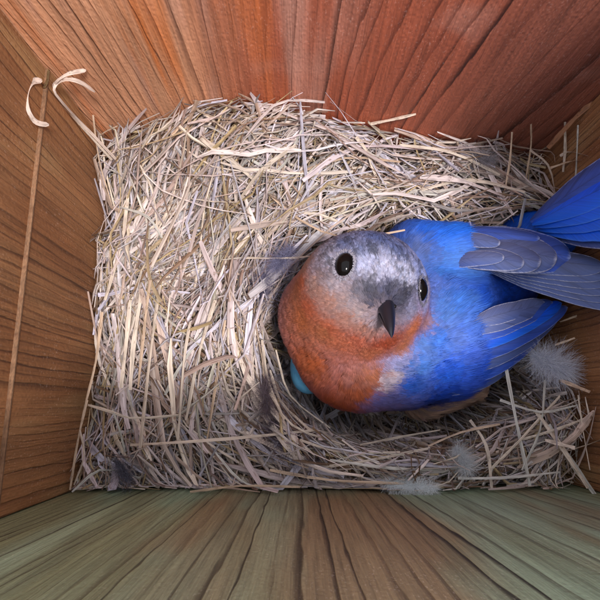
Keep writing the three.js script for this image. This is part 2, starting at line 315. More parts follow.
// eyes
const eyeMat = new THREE.MeshPhysicalMaterial({ color: new THREE.Color(0.006, 0.005, 0.005), roughness: 0.05, specularIntensity: 0.4 });
const ringMat = new THREE.MeshStandardMaterial({ color: new THREE.Color(0.62, 0.6, 0.68), roughness: 0.8 });
[eyeL, eyeR].forEach((d, k) => {
  const e = add('eye', new THREE.SphereGeometry(1, 32, 20), eyeMat, bird, 'glossy black eye');
  const z = d.clone(), y = headU.clone().addScaledVector(z, -headU.dot(z)).normalize().applyAxisAngle(z, k ? -0.2 : 0.6), x = y.clone().cross(z);
  e.matrixAutoUpdate = true; e.quaternion.setFromRotationMatrix(new THREE.Matrix4().makeBasis(x, y, z));
  e.position.copy(eyePos[k]); e.scale.set(0.0023, 0.0032, 0.0024);
  // pale broken ring of tiny feathers
  const S = new Soup(); rnd = rng32(300 + k);
  for (let i = 0; i < 420; i++) {
    const a = R(0, Math.PI * 2), ca = Math.cos(a), sa = Math.sin(a), rr = R(0.94, 1.2);
    const b = eyePos[k].clone().addScaledVector(x, ca * 0.0021 * rr).addScaledVector(y, sa * 0.0030 * rr), gn = grad(b); b.addScaledVector(gn, 0.0003 - sdf(b));
    const dir = x.clone().multiplyScalar(ca).addScaledVector(y, sa).addScaledVector(x.clone().multiplyScalar(-sa).addScaledVector(y, ca), R(-0.6, 0.6)); dir.addScaledVector(gn, 0.12 - dir.dot(gn)).normalize();
    const sd = dir.clone().cross(z).normalize(), l = R(0.0003, 0.0008), t = R(0.45, 1.0) * (k ? 0.8 : 1), cc = [0.52 * t, 0.50 * t, 0.60 * t];
    const i0 = S.vert(b.clone().addScaledVector(sd, -0.00007), cc), i1 = S.vert(b.clone().addScaledVector(sd, 0.00007), cc), i2 = S.vert(b.clone().addScaledVector(dir, l), cc); S.ix.push(i0, i1, i2);
  }
  const ring = add('eye_ring', S.geo(eyePos[k]), plumeMat, bird, 'pale ring of tiny feathers round the eye'); ring.position.copy(eyePos[k]);
});
{ // bill: upper and lower mandible
  const billMat = new THREE.MeshPhysicalMaterial({ color: new THREE.Color(0.010, 0.012, 0.022), roughness: 0.34, clearcoat: 0.4, clearcoatRoughness: 0.3 });
  const mand = (up, len, w0, h0, droop, off) => {
    const g = new THREE.BufferGeometry(), P = [], ix = [], NT = 14, NA = 16;
    for (let i = 0; i <= NT; i++) {
      const t = i / NT, s = Math.pow(1 - t, 0.62) * (1 - 0.12 * t) + 0.02;
      const c = headC.clone().addScaledVector(beakD, 0.0088 + len * t).addScaledVector(headU, off - droop * t * t);
      for (let j = 0; j < NA; j++) {
        const a = j / NA * Math.PI * 2, sx = Math.cos(a), sy = Math.sin(a);
        const y = up ? (sy > 0 ? sy * 1.05 - 0.12 * Math.abs(sx) : sy * 0.35) : (sy < 0 ? sy : sy * 0.3);
        const q = c.clone().addScaledVector(headS, sx * w0 * s).addScaledVector(headU, y * h0 * s); P.push(q.x, q.y, q.z);
      }
    }
    for (let i = 0; i < NT; i++) for (let j = 0; j < NA; j++) { const a = i * NA + j, b = i * NA + (j + 1) % NA; ix.push(a, a + NA, b, b, a + NA, b + NA); }
    const tip = P.length / 3, e = NT * NA; let q = V(0, 0, 0); for (let j = 0; j < NA; j++) q.add(V(P[(e + j) * 3], P[(e + j) * 3 + 1], P[(e + j) * 3 + 2])); q.multiplyScalar(1 / NA).addScaledVector(beakD, 0.0001); P.push(q.x, q.y, q.z);
    for (let j = 0; j < NA; j++) ix.push(e + j, tip, e + (j + 1) % NA);
    g.setAttribute('position', new THREE.Float32BufferAttribute(P, 3)); g.setIndex(ix); g.computeVertexNormals(); return g;
  };
  const bl = new THREE.Group(); bl.name = 'bill'; bird.add(bl);
  add('upper_mandible', mand(true, 0.0141, 0.0030, 0.0032, 0.0030, 0.0014), billMat, bl);
  add('lower_mandible', mand(false, 0.0124, 0.0026, 0.0022, 0.0014, 0.0000), billMat, bl);
  for (const s of [-1, 1]) {                // nostril
    const n = add('nostril', new THREE.SphereGeometry(0.00045, 10, 8), eyeMat, bl); n.scale.set(1, 1, 1);
    n.position.copy(headC).addScaledVector(beakD, 0.0142).addScaledVector(headU, 0.0022).addScaledVector(headS, s * 0.0016);
  }
}
// flight feathers: shaft, cambered vane with thickness, barbs and pale fringe in the material
function vaneMaterial(seed, inner, outer, fringe, fw) {
  const W = 128, H = 256;
  const map = dataTex(W, H, (i, j, c) => {
    const u = (i + 0.5) / W * 2 - 1, v = (j + 0.5) / H, au = Math.abs(u);
    const q = v * 90 - au * 16, barb = vn(q, u > 0 ? 1 : 9, seed) * 0.6 + vn(q * 2.3, 4, seed + 2) * 0.4;
    const split = ss(0.8, 0.95, vn(v * 14 - au * 3, u > 0 ? 20 : 31, seed + 5));
    const t = clamp(0.5 + 0.5 * u + (vn(u * 3, v * 5, seed + 7) - 0.5) * 0.4, 0, 1);
    const edge = Math.max(ss(1 - fw, 1 - fw * 0.2, au + (barb - 0.5) * 0.08), ss(1 - fw * 0.35, 1, v + (barb - 0.5) * 0.02));
    for (let k = 0; k < 3; k++) {
      let x = mix(inner[k], outer[k], t) * (0.82 + 0.32 * barb) * (1 - 0.25 * split);
      x = mix(x, fringe[k] * (0.85 + 0.25 * barb), edge * 0.9);
      if (au < 0.03) x *= 0.75;
      c[k] = Math.pow(clamp(x, 0.002, 1), 1 / 2.2);
    }
  }, true);
  const bump = dataTex(W, H, (i, j, c) => { const u = (i + 0.5) / W * 2 - 1, v = (j + 0.5) / H; c[0] = c[1] = c[2] = 0.3 + 0.4 * vn(v * 110 - Math.abs(u) * 18, 2, seed) + (Math.abs(u) < 0.04 ? 0.3 : 0); }, false);
  return new THREE.MeshStandardMaterial({ map, bumpMap: bump, bumpScale: 0.00006, roughness: 0.5, side: THREE.DoubleSide });
}
const vm = {
  slate: [1, 2, 3].map(s => vaneMaterial(s, C8(96, 104, 144), C8(82, 104, 172), C8(182, 186, 214), 0.09)),
  slateBlue: [4, 5].map(s => vaneMaterial(s, C8(52, 72, 140), C8(46, 92, 208), C8(140, 156, 210), 0.09)),
  blue: [6, 7].map(s => vaneMaterial(s, C8(6, 78, 236), C8(16, 110, 250), C8(56, 124, 240), 0.10)),
  dark: [8, 9].map(s => vaneMaterial(s, C8(70, 80, 116), C8(70, 94, 162), C8(160, 168, 200), 0.08)),
};
function feather(name, a, b, wid, mat, parent, o = {}) {
  const up = o.up ?? V(0, 1, 0), arch = o.arch ?? 0.0015, sway = o.sway ?? 0, blunt = o.blunt ?? 2.6, asym = o.asym ?? 0, camber = o.camber ?? 0.18, NT = 20, NS = 8, th = 0.00012;
  const dir = b.clone().sub(a), len = dir.length(); dir.normalize();
  const sd = dir.clone().cross(up).normalize(), n = sd.clone().cross(dir).normalize(); const roll = o.roll ?? 0; sd.applyAxisAngle(dir, roll); n.applyAxisAngle(dir, roll);
  const P = [], U = [], ix = [], seed = Math.floor(rnd() * 1e6);
  for (let side = 0; side < 2; side++) for (let i = 0; i <= NT; i++) {
    const t = 1 - Math.pow(1 - i / NT, 1.9), w = wid / 2 * Math.pow(Math.min(1, t / 0.42 + 0.04), 0.65) * Math.pow(Math.max(0, 1 - Math.pow(t, blunt)), 0.5);
    const c = a.clone().addScaledVector(dir, len * t).addScaledVector(n, arch * Math.sin(Math.PI * t) - (o.dip ?? 0) * t * t).addScaledVector(sd, sway * Math.sin(Math.PI * t));
    for (let j = 0; j <= NS; j++) {
      const u = j / NS * 2 - 1, nick = 1 - 0.05 * vn(t * 16, u > 0 ? 1 : 5, seed) * Math.abs(u), ww = w * (u > 0 ? 1 + asym : 1 - asym) * nick;
      const p = c.clone().addScaledVector(sd, u * ww).addScaledVector(n, -camber * wid * u * u * (0.3 + 0.7 * Math.min(1, w / wid * 2)) - side * th);
      P.push(p.x, p.y, p.z); U.push((u + 1) / 2 * 0.998 + 0.001, t * 0.998 + 0.001);
    }
  }
  const M = NS + 1, off = M * (NT + 1);
  for (let i = 0; i < NT; i++) for (let j = 0; j < NS; j++) { const q = i * M + j; ix.push(q, q + 1, q + M, q + 1, q + M + 1, q + M); const r = q + off; ix.push(r, r + M, r + 1, r + 1, r + M, r + M + 1); }
  for (let i = 0; i < NT; i++) for (const j of [0, NS]) { const q = i * M + j; ix.push(q, q + M, q + off, q + M, q + M + off, q + off); }
  const g = new THREE.BufferGeometry(); g.setAttribute('position', new THREE.Float32BufferAttribute(P, 3)); g.setAttribute('uv', new THREE.Float32BufferAttribute(U, 2)); g.setIndex(ix); g.computeVertexNormals();
  return add(name, g, mat, parent);
}
rnd = rng32(55);
function grp(name, label) { const g = new THREE.Group(); g.name = name; if (label) g.userData.label = label; bird.add(g); return g; }
{ // wing on the upper side of the picture
  const w = grp('wing', 'slate blue folded wing with pale feather edges');
  const F = (x0, y0, h0, x1, y1, h1, wd, m, o) => feather('feather', at(x0, y0, h0), at(x1, y1, h1), wd * 0.00027, m, w, o);
  const s = vm.slate, d = vm.dark, sb = vm.slateBlue;
  // primaries, deepest first
  for (let i = 0; i < 6; i++) F(474 - i, 261 - i * 1.2, 0.1415 - i * 0.0004, 614 - i * 2, 307 - i * 8, 0.1246 - i * 0.0003, 24 + i, d[i % 2], { blunt: 6, arch: 0.0010, camber: 0.1 });
  // secondaries and coverts
  F(440, 243, 0.1400, 571, 257, 0.1262, 50, sb[0], { blunt: 7, arch: 0.0030, camber: 0.15 });
  F(440, 243, 0.1395, 557, 259, 0.1258, 44, s[0], { blunt: 7, arch: 0.0030, camber: 0.15 });
  F(442, 251, 0.1390, 541, 262, 0.1255, 36, s[1], { blunt: 6, arch: 0.0028, camber: 0.14 });
  F(442, 257, 0.1384, 524, 263, 0.1256, 26, s[2], { blunt: 6, arch: 0.0026, camber: 0.14 });
  F(440, 264, 0.1372, 504, 257, 0.1262, 17, s[0], { blunt: 6, arch: 0.0022, camber: 0.14 });
  F(438, 234, 0.1395, 540, 238, 0.1272, 16, sb[1], { blunt: 6, arch: 0.0026, camber: 0.14 });
  F(438, 241, 0.1390, 500, 243, 0.1275, 17, s[1], { blunt: 6, arch: 0.0024, camber: 0.14 });
}
{ // wing on the lower side
  const w = grp('wing', 'bright blue folded wing with grey tipped feathers');
  const lay = (x, y, h, c) => { const p = onBird(x, y); if (CAM_Y - p.y > 0.165) return at(x, y, h); const q = at(x, y, Math.min(h, CAM_Y - p.y - c)); return q; };
  const F = (x0, y0, h0, x1, y1, h1, wd, m, o) => feather('feather', lay(x0, y0, h0, -0.0008), lay(x1, y1, h1, 0.001), wd * 0.00027, m, w, o);
  const B = [[432, 396, .1480, 528, 346, .1440, 17, vm.dark[0]], [434, 390, .1455, 546, 330, .1425, 19, vm.slateBlue[0]], [438, 380, .1425, 560, 316, .1410, 20, vm.dark[1]], [442, 370, .1405, 568, 307, .1398, 21, vm.slateBlue[1]], [446, 358, .1388, 562, 303, .1386, 22, vm.blue[0]], [450, 346, .1372, 553, 302, .1374, 23, vm.slateBlue[0]], [455, 336, .1358, 545, 302, .1362, 23, vm.slate[1]], [462, 326, .1350, 534, 305, .1350, 19, vm.slate[0]]];
  B.forEach(([x0, y0, h0, x1, y1, h1, wd, m], i) => F(x0, y0, h0 + 0.002, x1, y1, h1, wd, m, { blunt: 6, roll: Math.max(0, 0.55 - i * 0.1), arch: 0.0026, camber: 0.1, sway: Math.max(0, 0.002 - i * 0.0005) }));
}
{ // tail, pressed up against the side of the box
  const w = grp('tail', 'bright blue tail feathers');
  const F = (x0, y0, h0, x1, y1, h1, wd, m, o) => feather('feather', at(x0, y0, h0), at(x1, y1, h1), wd * 0.00024, m, w, { up: V(-0.35, 0.9, -0.1), ...o });
  const T = vm.blue;
  F(540, 230, 0.1365, 690, 226, 0.098, 36, T[0], { blunt: 5, camber: 0.06, arch: 0.001 });
  F(538, 229, 0.1355, 690, 200, 0.098, 36, T[1], { blunt: 5, camber: 0.06, arch: 0.001 });
  F(535, 226, 0.1348, 690, 176, 0.098, 36, T[0], { blunt: 5, camber: 0.06, arch: 0.001 });
  F(532, 224, 0.1341, 688, 150, 0.098, 36, T[1], { blunt: 5, camber: 0.06, arch: 0.001 });
  F(530, 221, 0.1346, 684, 122, 0.098, 34, vm.slateBlue[1], { blunt: 5, camber: 0.06, arch: 0.001 });
  F(545, 234, 0.1368, 690, 246, 0.0985, 30, vm.dark[0], { blunt: 5, camber: 0.06, arch: 0.001 });
}
console.log('bird');

// ---------------------------------------------------------------- the nest
const cupC = at(402, 345, 0.147);
function nestH(x, z) {
  const n = (fbm(x * 70 + 3, z * 70, 201) - 0.5) * 0.018 + (fbm(x * 190, z * 190, 205) - 0.5) * 0.007;
  const dx = (x - cupC.x) / (x > cupC.x ? (z > cupC.z ? 0.044 : 0.060) : 0.0405), dz = (z - cupC.z) / (z > cupC.z ? 0.0285 : 0.034);
  const r = Math.sqrt(dx * dx + dz * dz);
  const cup = 1 - ss(0.88, 1.05, r);
  const wall = Math.min(x - X0, X1 - x, z - Z0, Z1 - z);
  const right = ss(0.050, 0.074, x) * (1 - ss(0.010, 0.022, Math.abs(z + 0.020)));
  const back = 0.024 * Math.pow(ss(0.034, 0.0, z - Z0), 1.3) * Math.exp(-Math.pow((x + 0.011) / 0.038, 2));
  return 0.1005 + back + n - 0.042 * cup - 0.022 * right * (1 - cup) + 0.004 * ss(0.3, 0, Math.abs(r - 1.25)) - 0.006 * ss(0.012, 0, wall) - 0.004 * ss(0.03, 0.06, x) * ss(-0.01, 0.015, z);
}
const nest = thing('bird_nest', 'nest of dry pale grass packed into the box, with a deep cup', 'nest', V(0, 0, 0));
const strawTex = dataTex(64, 256, (i, j, c) => {
  const s = vn(i * 0.55, j * 0.03, 301) * 0.5 + vn(i * 1.3, j * 0.06, 302) * 0.3 + vn(i * 0.1, j * 0.09, 303) * 0.4, sp = vn(i * 0.16, j * 0.11, 307) > 0.86 ? 0.25 : 0;
  const v = 0.55 + 0.55 * s - sp; c[0] = v; c[1] = v * (0.985 - sp * 0.2); c[2] = v * (0.985 - sp * 0.4);
}, true);
const strawMat = new THREE.MeshStandardMaterial({ vertexColors: true, map: strawTex, roughness: 0.58 });
const strawTone = [C8(246, 236, 234), C8(238, 224, 218), C8(222, 206, 200), C8(204, 182, 166), C8(244, 230, 214), C8(228, 226, 236), C8(170, 144, 128), C8(224, 220, 208), C8(150, 122, 98), C8(196, 190, 190), C8(214, 192, 150)];
// one blade: a flat, folded, tapering stalk along pts; four faces round
function blade(S, pts, w, o = {}) {
  const n = pts.length, col = o.col, th = o.th ?? w * 0.2, base = S.p.length / 3, sides = o.sides ?? 4;
  let up = o.up ?? V(0, 1, 0); const tw = o.twist ?? 0;
  for (let i = 0; i < n; i++) {
    const t = i / (n - 1), d = pts[Math.min(n - 1, i + 1)].clone().sub(pts[Math.max(0, i - 1)]).normalize();
    const sd = d.clone().cross(up); if (sd.lengthSq() < 1e-6) sd.set(1, 0, 0); sd.normalize(); const nn = sd.clone().cross(d).normalize();
    if (tw || o.roll) { const a = (o.roll ?? 0) + tw * t; sd.applyAxisAngle(d, a); nn.applyAxisAngle(d, a); }
    const ww = w * (o.taper ? 1 - o.taper * t : 1) * (1 + 0.22 * Math.sin(t * 9 + (o.v0 ?? 0) * 40)) * (i === 0 || i === n - 1 ? (o.end ?? 0.7) : 1);
    const q = [pts[i].clone().addScaledVector(sd, ww / 2), pts[i].clone().addScaledVector(nn, th * (o.fold ?? 1)), pts[i].clone().addScaledVector(sd, -ww / 2)];
    if (sides === 4) q.push(pts[i].clone().addScaledVector(nn, -th * 0.5));
    for (let k = 0; k < sides; k++) { const v = t * (o.vlen ?? 1) + (o.v0 ?? 0); S.vert(q[k], col, k / sides, v); S.vert(q[(k + 1) % sides], col, (k + 1) / sides, v); }
  }
  const st = sides * 2;
  for (let i = 0; i < n - 1; i++) for (let k = 0; k < sides; k++) { const a = base + i * st + k * 2, b = a + 1; S.ix.push(a, b, a + st, b, b + st, a + st); }
  const e = base + (n - 1) * st; S.ix.push(base, base + 4, base + 2, e, e + 2, e + 4); if (sides === 4) S.ix.push(base, base + 6, base + 4, e, e + 4, e + 6);
}
const MX = 0.0012;
function path(x, z, th, len, n, curv, y0, lift0, lift1, maxClimb = 0.006) {
  const pts = []; let climb = 0; const st = len / (n - 1); x -= Math.cos(th) * len / 2; z -= Math.sin(th) * len / 2; th -= curv / 2;
  const off = th - flow(x, z), kink = rnd() < 0.28 ? 1 + Math.floor(rnd() * (n - 2)) : -1, ka = R(-0.9, 0.9);
  for (let i = 0; i < n; i++) {
    if (i === kink) th += ka;
    const t = i / (n - 1); let cx = clamp(x, X0 + MX, X1 - MX), cz = clamp(z, Z0 + MX, Z1 - MX);
    const lost = Math.hypot(x - cx, z - cz); climb = Math.min(maxClimb, lost * 0.7);
    pts.push(V(cx, nestH(cx, cz) + y0 + climb + lift0 * (1 - t) * (1 - t) + lift1 * t * t, cz));
    x += Math.cos(th) * st; z += Math.sin(th) * st; const f0 = flow(x, z) + off; th += curv / (n - 1) + gauss() * 0.13 + 0.35 * Math.atan2(Math.sin(f0 - th), Math.cos(f0 - th)) * (i < kink || kink < 0 ? 1 : 0);
  }
  for (let k = 0; k < 1; k++) for (let i = 1; i < n - 1; i++) pts[i].y = (pts[i - 1].y + pts[i].y * 2 + pts[i + 1].y) / 4;   // stiff stalks bridge small dips
  return pts;
}
const hitsBird = (pts, m = 0.0010) => pts.some((p, i) => sdf(p) < m || (i && sdf(p.clone().lerp(pts[i - 1], 0.5)) < m));
// wing and tail room: nothing of the nest may stand inside the space above these lines
const quills = [[at(440, 245, 0.131), at(612, 285, 0.134), 0.0055], [at(530, 226, 0.136), at(690, 185, 0.098), 0.0065], [at(450, 370, 0.140), at(566, 308, 0.139), 0.005]];
const seg = new THREE.Line3(), cp = V(0, 0, 0);
const hitsWing = pts => pts.some(p => quills.some(([a, b, r]) => { seg.set(a, b); seg.closestPointToPoint(p, true, cp); return cp.distanceTo(p) < r; }));
function flow(x, z) { const a = Math.atan2((z - cupC.z) * 1.35, x - cupC.x); return a + Math.PI / 2; }
{ // packed mass under the stalks
  const NX = 120, NZ = 90, P = [], U = [], Cc = [], ix = [];
  for (let j = 0; j <= NZ; j++) for (let i = 0; i <= NX; i++) {
    const x = mix(X0 + 0.0008, X1 - 0.0008, i / NX), z = mix(Z0 + 0.0008, Z1 - 0.0008, j / NZ);
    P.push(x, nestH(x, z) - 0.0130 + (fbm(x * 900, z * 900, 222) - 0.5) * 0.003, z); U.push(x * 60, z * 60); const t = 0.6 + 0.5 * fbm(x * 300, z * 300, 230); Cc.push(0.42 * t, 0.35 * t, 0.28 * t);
  }
  for (let j = 0; j < NZ; j++) for (let i = 0; i < NX; i++) { const q = j * (NX + 1) + i; ix.push(q, q + NX + 1, q + 1, q + 1, q + NX + 1, q + NX + 2); }
  const rim = []; for (let i = 0; i <= NX; i++) rim.push(i); for (let j = 1; j <= NZ; j++) rim.push(j * (NX + 1) + NX); for (let i = NX - 1; i >= 0; i--) rim.push(NZ * (NX + 1) + i); for (let j = NZ - 1; j > 0; j--) rim.push(j * (NX + 1));
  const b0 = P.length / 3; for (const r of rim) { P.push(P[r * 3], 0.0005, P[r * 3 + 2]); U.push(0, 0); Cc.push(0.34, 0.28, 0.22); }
  for (let k = 0; k < rim.length; k++) { const k2 = (k + 1) % rim.length; ix.push(rim[k], rim[k2], b0 + k, rim[k2], b0 + k2, b0 + k); }
  for (let k = 1; k < rim.length - 1; k++) ix.push(b0, b0 + k, b0 + k + 1);
  const g = new THREE.BufferGeometry(); g.setAttribute('position', new THREE.Float32BufferAttribute(P, 3)); g.setAttribute('uv', new THREE.Float32BufferAttribute(U, 2)); g.setAttribute('color', new THREE.Float32BufferAttribute(Cc, 3)); g.setIndex(ix); g.computeVertexNormals();
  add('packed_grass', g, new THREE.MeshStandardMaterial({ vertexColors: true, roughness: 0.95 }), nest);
}
function tone() { const c = strawTone[Math.floor(rnd() * strawTone.length)], k = R(0.6, 1.08); return [c[0] * k, c[1] * k, c[2] * k * R(0.92, 1.12)]; }
function spread(x, z) { return 0.42 + 0.55 * ss(0.02, 0.06, x) * ss(-0.02, 0.01, z) + 0.35 * ss(-0.045, -0.058, x); }
{ // the many fine stalks
  rnd = rng32(404); const S = new Soup(); let made = 0, tries = 0;
  while (made < 7200 && tries++ < 40000) {
    const x = R(X0 + 0.002, X1 - 0.002), z = R(Z0 + 0.002, Z1 - 0.002), layer = rnd();
    const len = R(0.012, 0.042), th = flow(x, z) + gauss() * (spread(x, z) + 0.35) + (rnd() < 0.25 ? R(-1.5, 1.5) : 0) + (rnd() < 0.5 ? Math.PI : 0);
    const pts = path(x, z, th, len, 6, gauss() * 0.9, -0.0130 + Math.pow(layer, 0.75) * 0.0145, rnd() < 0.15 ? R(0, 0.004) : 0, rnd() < 0.25 ? R(0, 0.006) : 0);
    if (hitsBird(pts) || hitsWing(pts)) continue;
    blade(S, pts, 0.0003 + 0.0010 * Math.pow(rnd(), 1.5), { col: tone(), sides: 3, end: R(0.1, 0.9), taper: R(0.2, 0.75), roll: R(-1, 1), twist: gauss(), v0: rnd(), vlen: len * 30 });
    made++;
  }
  for (made = 0, tries = 0; made < 2600 && tries < 14000; tries++) {   // short broken bits that fill the gaps
    const x = R(X0 + 0.002, X1 - 0.002), z = R(Z0 + 0.002, Z1 - 0.002), len = R(0.005, 0.014);
    const pts = path(x, z, flow(x, z) + gauss() * 0.9, len, 4, gauss() * 0.6, R(-0.012, 0.0008), R(-0.001, 0.002), R(-0.001, 0.002));
    if (hitsBird(pts, 0.0003)) continue;
    blade(S, pts, R(0.0003, 0.0011), { col: tone(), sides: 3, taper: R(0, 0.6), roll: R(-1, 1), twist: gauss(), v0: rnd(), vlen: len * 30 }); made++;
  }
  const m = add('fine_stalk', S.geo(), strawMat, nest, 'thousands of fine dry grass stalks'); m.userData.kind = 'stuff';
  console.log('fine stalks', made, S.ix.length / 3);
}
let heroes = 0;
function hero(pts, w, o) { const S = new Soup(); const mid = pts[pts.length >> 1].clone(); blade(S, pts, w, o); const m = add('grass_blade', S.geo(mid), strawMat, nest); m.position.copy(mid); heroes++; return m; }
const rest = (x, y, h) => { for (let i = 0; i < 60; i++) { const p = at(x, y, h); if (p.y > nestH(p.x, p.z) + 0.0012 || h < 0.115) return p; h -= 0.0004; } return at(x, y, h); };
const spline = (list, n = 9) => new THREE.CatmullRomCurve3(list.map(([x, y, h]) => rest(x, y, h))).getPoints(n - 1);
{ // stalks that stand out one by one, copied from the photograph
  rnd = rng32(505);
  const pale = C8(236, 222, 204), warm = C8(226, 200, 172), cool = C8(218, 218, 210), dark = C8(120, 92, 70), rust = C8(170, 120, 86);
  const L = [
    [[[201, 138, .134], [228, 158, .135], [255, 180, .137]], 3.0, pale], [[[212, 76, .128], [198, 105, .133], [172, 135, .139]], 2.0, warm],
    [[[165, 95, .130], [195, 108, .132], [230, 133, .138]], 1.1, pale], [[[182, 100, .131], [160, 118, .135], [146, 145, .140]], 0.9, warm],
    [[[60, 104, .1125], [80, 125, .1225], [112, 160, .137]], 1.2, pale], [[[93, 115, .128], [99, 160, .136], [112, 205, .142]], 0.8, warm],
    [[[371, 124, .131], [395, 119, .129], [416, 114, .127]], 1.7, pale], [[[140, 165, .139], [152, 190, .138], [158, 232, .140]], 0.9, pale],
    [[[128, 195, .138], [122, 240, .139], [105, 300, .140]], 1.5, pale], [[[120, 207, .138], [148, 217, .137], [162, 238, .139]], 1.1, cool],
    [[[356, 137, .136], [366, 150, .135], [376, 176, .138]], 2.0, pale], [[[270, 195, .137], [300, 220, .134], [345, 238, .131], [405, 230, .129]], 1.0, warm],
    [[[252, 160, .138], [276, 172, .137], [302, 130, .137]], 1.6, cool], [[[240, 200, .138], [262, 170, .137], [296, 145, .136]], 1.7, pale],
    [[[300, 172, .137], [345, 158, .135], [400, 162, .137]], 1.5, warm], [[[330, 200, .138], [380, 192, .136], [450, 196, .138]], 1.4, cool],
    [[[400, 145, .138], [450, 152, .136], [500, 175, .139]], 1.3, pale], [[[420, 190, .139], [470, 180, .137], [525, 192, .140]], 1.6, pale],
    [[[530, 150, .134], [548, 165, .134], [556, 198, .140]], 1.5, pale], [[[512, 132, .133], [510, 160, .136], [505, 190, .141]], 0.9, warm], [[[531, 124, .130], [531, 145, .135], [526, 178, .140]], 1.0, warm],
    [[[565, 122, .1306], [565, 150, .1350], [563, 172, .1375]], 1.7, pale], [[[560, 156, .1372], [568, 152, .1350], [588, 156, .1258]], 1.5, pale], [[[578, 125, .1284], [577, 150, .1303], [575, 190, .1338]], 0.8, cool], [[[550, 168, .138], [568, 162, .1345], [582, 160, .1284]], 1.1, warm],
    [[[600, 95, .120], [575, 118, .127], [548, 148, .136]], 2.2, rust],
    [[[130, 300, .138], [126, 345, .137], [121, 388, .138]], 1.8, pale], [[[142, 290, .138], [134, 340, .136], [130, 390, .137]], 1.9, pale], [[[150, 280, .138], [144, 330, .136], [138, 388, .136]], 1.5, warm], [[[160, 285, .138], [152, 340, .136], [140, 448, .138]], 1.5, pale],
    [[[102, 312, .139], [96, 360, .138], [86, 402, .137]], 1.4, warm], [[[88, 405, .136], [112, 412, .134], [130, 418, .136], [180, 415, .139]], 1.2, pale], [[[112, 410, .134], [118, 425, .135], [125, 452, .139]], 1.0, cool],
    [[[87, 400, .133], [78, 440, .134], [70, 490, .137]], 1.0, warm], [[[80, 430, .132], [84, 455, .132], [74, 485, .136]], 0.9, pale], [[[72, 492, .136], [100, 470, .137], [140, 478, .139]], 1.0, cool],
    [[[190, 322, .137], [184, 360, .135], [178, 440, .138]], 1.3, pale], [[[215, 300, .137], [200, 350, .135], [186, 420, .138]], 1.6, pale], [[[205, 330, .136], [178, 370, .136], [165, 395, .138]], 1.4, cool], [[[225, 320, .136], [218, 370, .135], [207, 440, .139]], 1.2, warm], [[[232, 290, .137], [228, 340, .136], [236, 395, .138]], 1.3, pale],
    [[[130, 445, .138], [185, 442, .135], [260, 436, .136], [315, 430, .142]], 1.2, pale], [[[190, 492, .138], [240, 486, .137], [300, 487, .139]], 1.0, warm], [[[215, 452, .137], [240, 480, .137], [262, 489, .139]], 1.0, cool],
    [[[300, 470, .140], [360, 462, .139], [430, 448, .140]], 1.3, pale], [[[330, 460, .142], [390, 468, .139], [450, 470, .139]], 1.2, cool], [[[270, 470, .139], [330, 480, .138], [420, 484, .138]], 1.2, warm], [[[360, 445, .145], [400, 437, .146], [440, 430, .146]], 1.1, pale],
    [[[505, 362, .140], [516, 420, .138], [530, 486, .139]], 1.3, cool], [[[500, 400, .140], [540, 412, .137], [578, 405, .138]], 1.2, cool], [[[520, 440, .139], [555, 430, .136], [586, 418, .136]], 1.4, pale], [[[545, 380, .140], [540, 430, .137], [522, 470, .139]], 1.3, cool], [[[490, 470, .139], [520, 440, .137], [560, 396, .139]], 1.2, pale], [[[548, 425, .137], [570, 460, .137], [596, 496, .139]], 2.4, cool], [[[535, 410, .138], [560, 445, .136], [588, 488, .138]], 2.0, pale], [[[458, 478, .139], [500, 478, .137], [560, 472, .139]], 1.2, cool], [[[470, 420, .141], [486, 445, .138], [492, 490, .139]], 1.3, pale],
    [[[500, 424, .139], [462, 432, .139], [428, 446, .141]], 1.1, warm], [[[415, 452, .140], [420, 466, .134], [414, 482, .139]], 0.6, dark], [[[411, 455, .140], [412, 470, .134], [418, 486, .139]], 0.55, dark],
    [[[245, 258, .136], [290, 258, .134], [312, 256, .137]], 0.9, pale], [[[270, 370, .141], [280, 400, .144], [310, 430, .146]], 1.1, pale], [[[276, 350, .142], [290, 395, .147], [330, 428, .148]], 0.9, pale], [[[268, 390, .140], [292, 425, .143], [345, 445, .145]], 1.0, pale], [[[262, 340, .139], [268, 380, .140], [284, 420, .142]], 1.1, pale],
    [[[300, 440, .143], [340, 452, .143], [400, 452, .143]], 1.0, pale], [[[560, 322, .146], [580, 315, .140], [600, 313, .1305]], 0.9, warm], 
    [[[578, 395, .135], [583, 430, .136], [590, 470, .138]], 0.7, pale], [[[560, 380, .138], [590, 392, .1335]], 1.8, warm], [[[555, 345, .141], [575, 338, .138]], 1.0, warm], [[[545, 440, .136], [575, 448, .134]], 1.6, pale],
  ];
  for (const [pl, w, c] of L) { const k = R(0.85, 1.0); hero(spline(pl, pl.length > 2 ? 7 : 4), w * 0.00062, { col: c.map(v => v * k), taper: R(0, 0.4), roll: R(-0.35, 0.35), twist: gauss() * 0.3, fold: rnd() < 0.5 ? 1 : 0.4, v0: rnd(), vlen: R(0.3, 0.9), end: 0.9, th: w * 0.00006 }); }
  let tries = 0;
  while (heroes < 298 && tries++ < 6000) {
    const x = R(X0 + 0.002, X1 - 0.002), z = R(Z0 + 0.002, Z1 - 0.002), len = R(0.022, 0.058);
    const th = flow(x, z) + gauss() * (spread(x, z) + 0.1) + (rnd() < 0.18 ? R(-1.2, 1.2) : 0) + (rnd() < 0.5 ? Math.PI : 0);
    const pts = path(x, z, th, len, 7, gauss() * 0.5, R(-0.0006, 0.0022), rnd() < 0.2 ? R(0, 0.004) : 0, rnd() < 0.3 ? R(0, 0.007) : 0.0005);
    if (hitsBird(pts) || hitsWing(pts)) continue;
    const w = Math.pow(rnd(), 1.9) * 0.0019 + 0.0005, c = strawTone[Math.floor(R(0, 6))], k = R(0.85, 1.12);
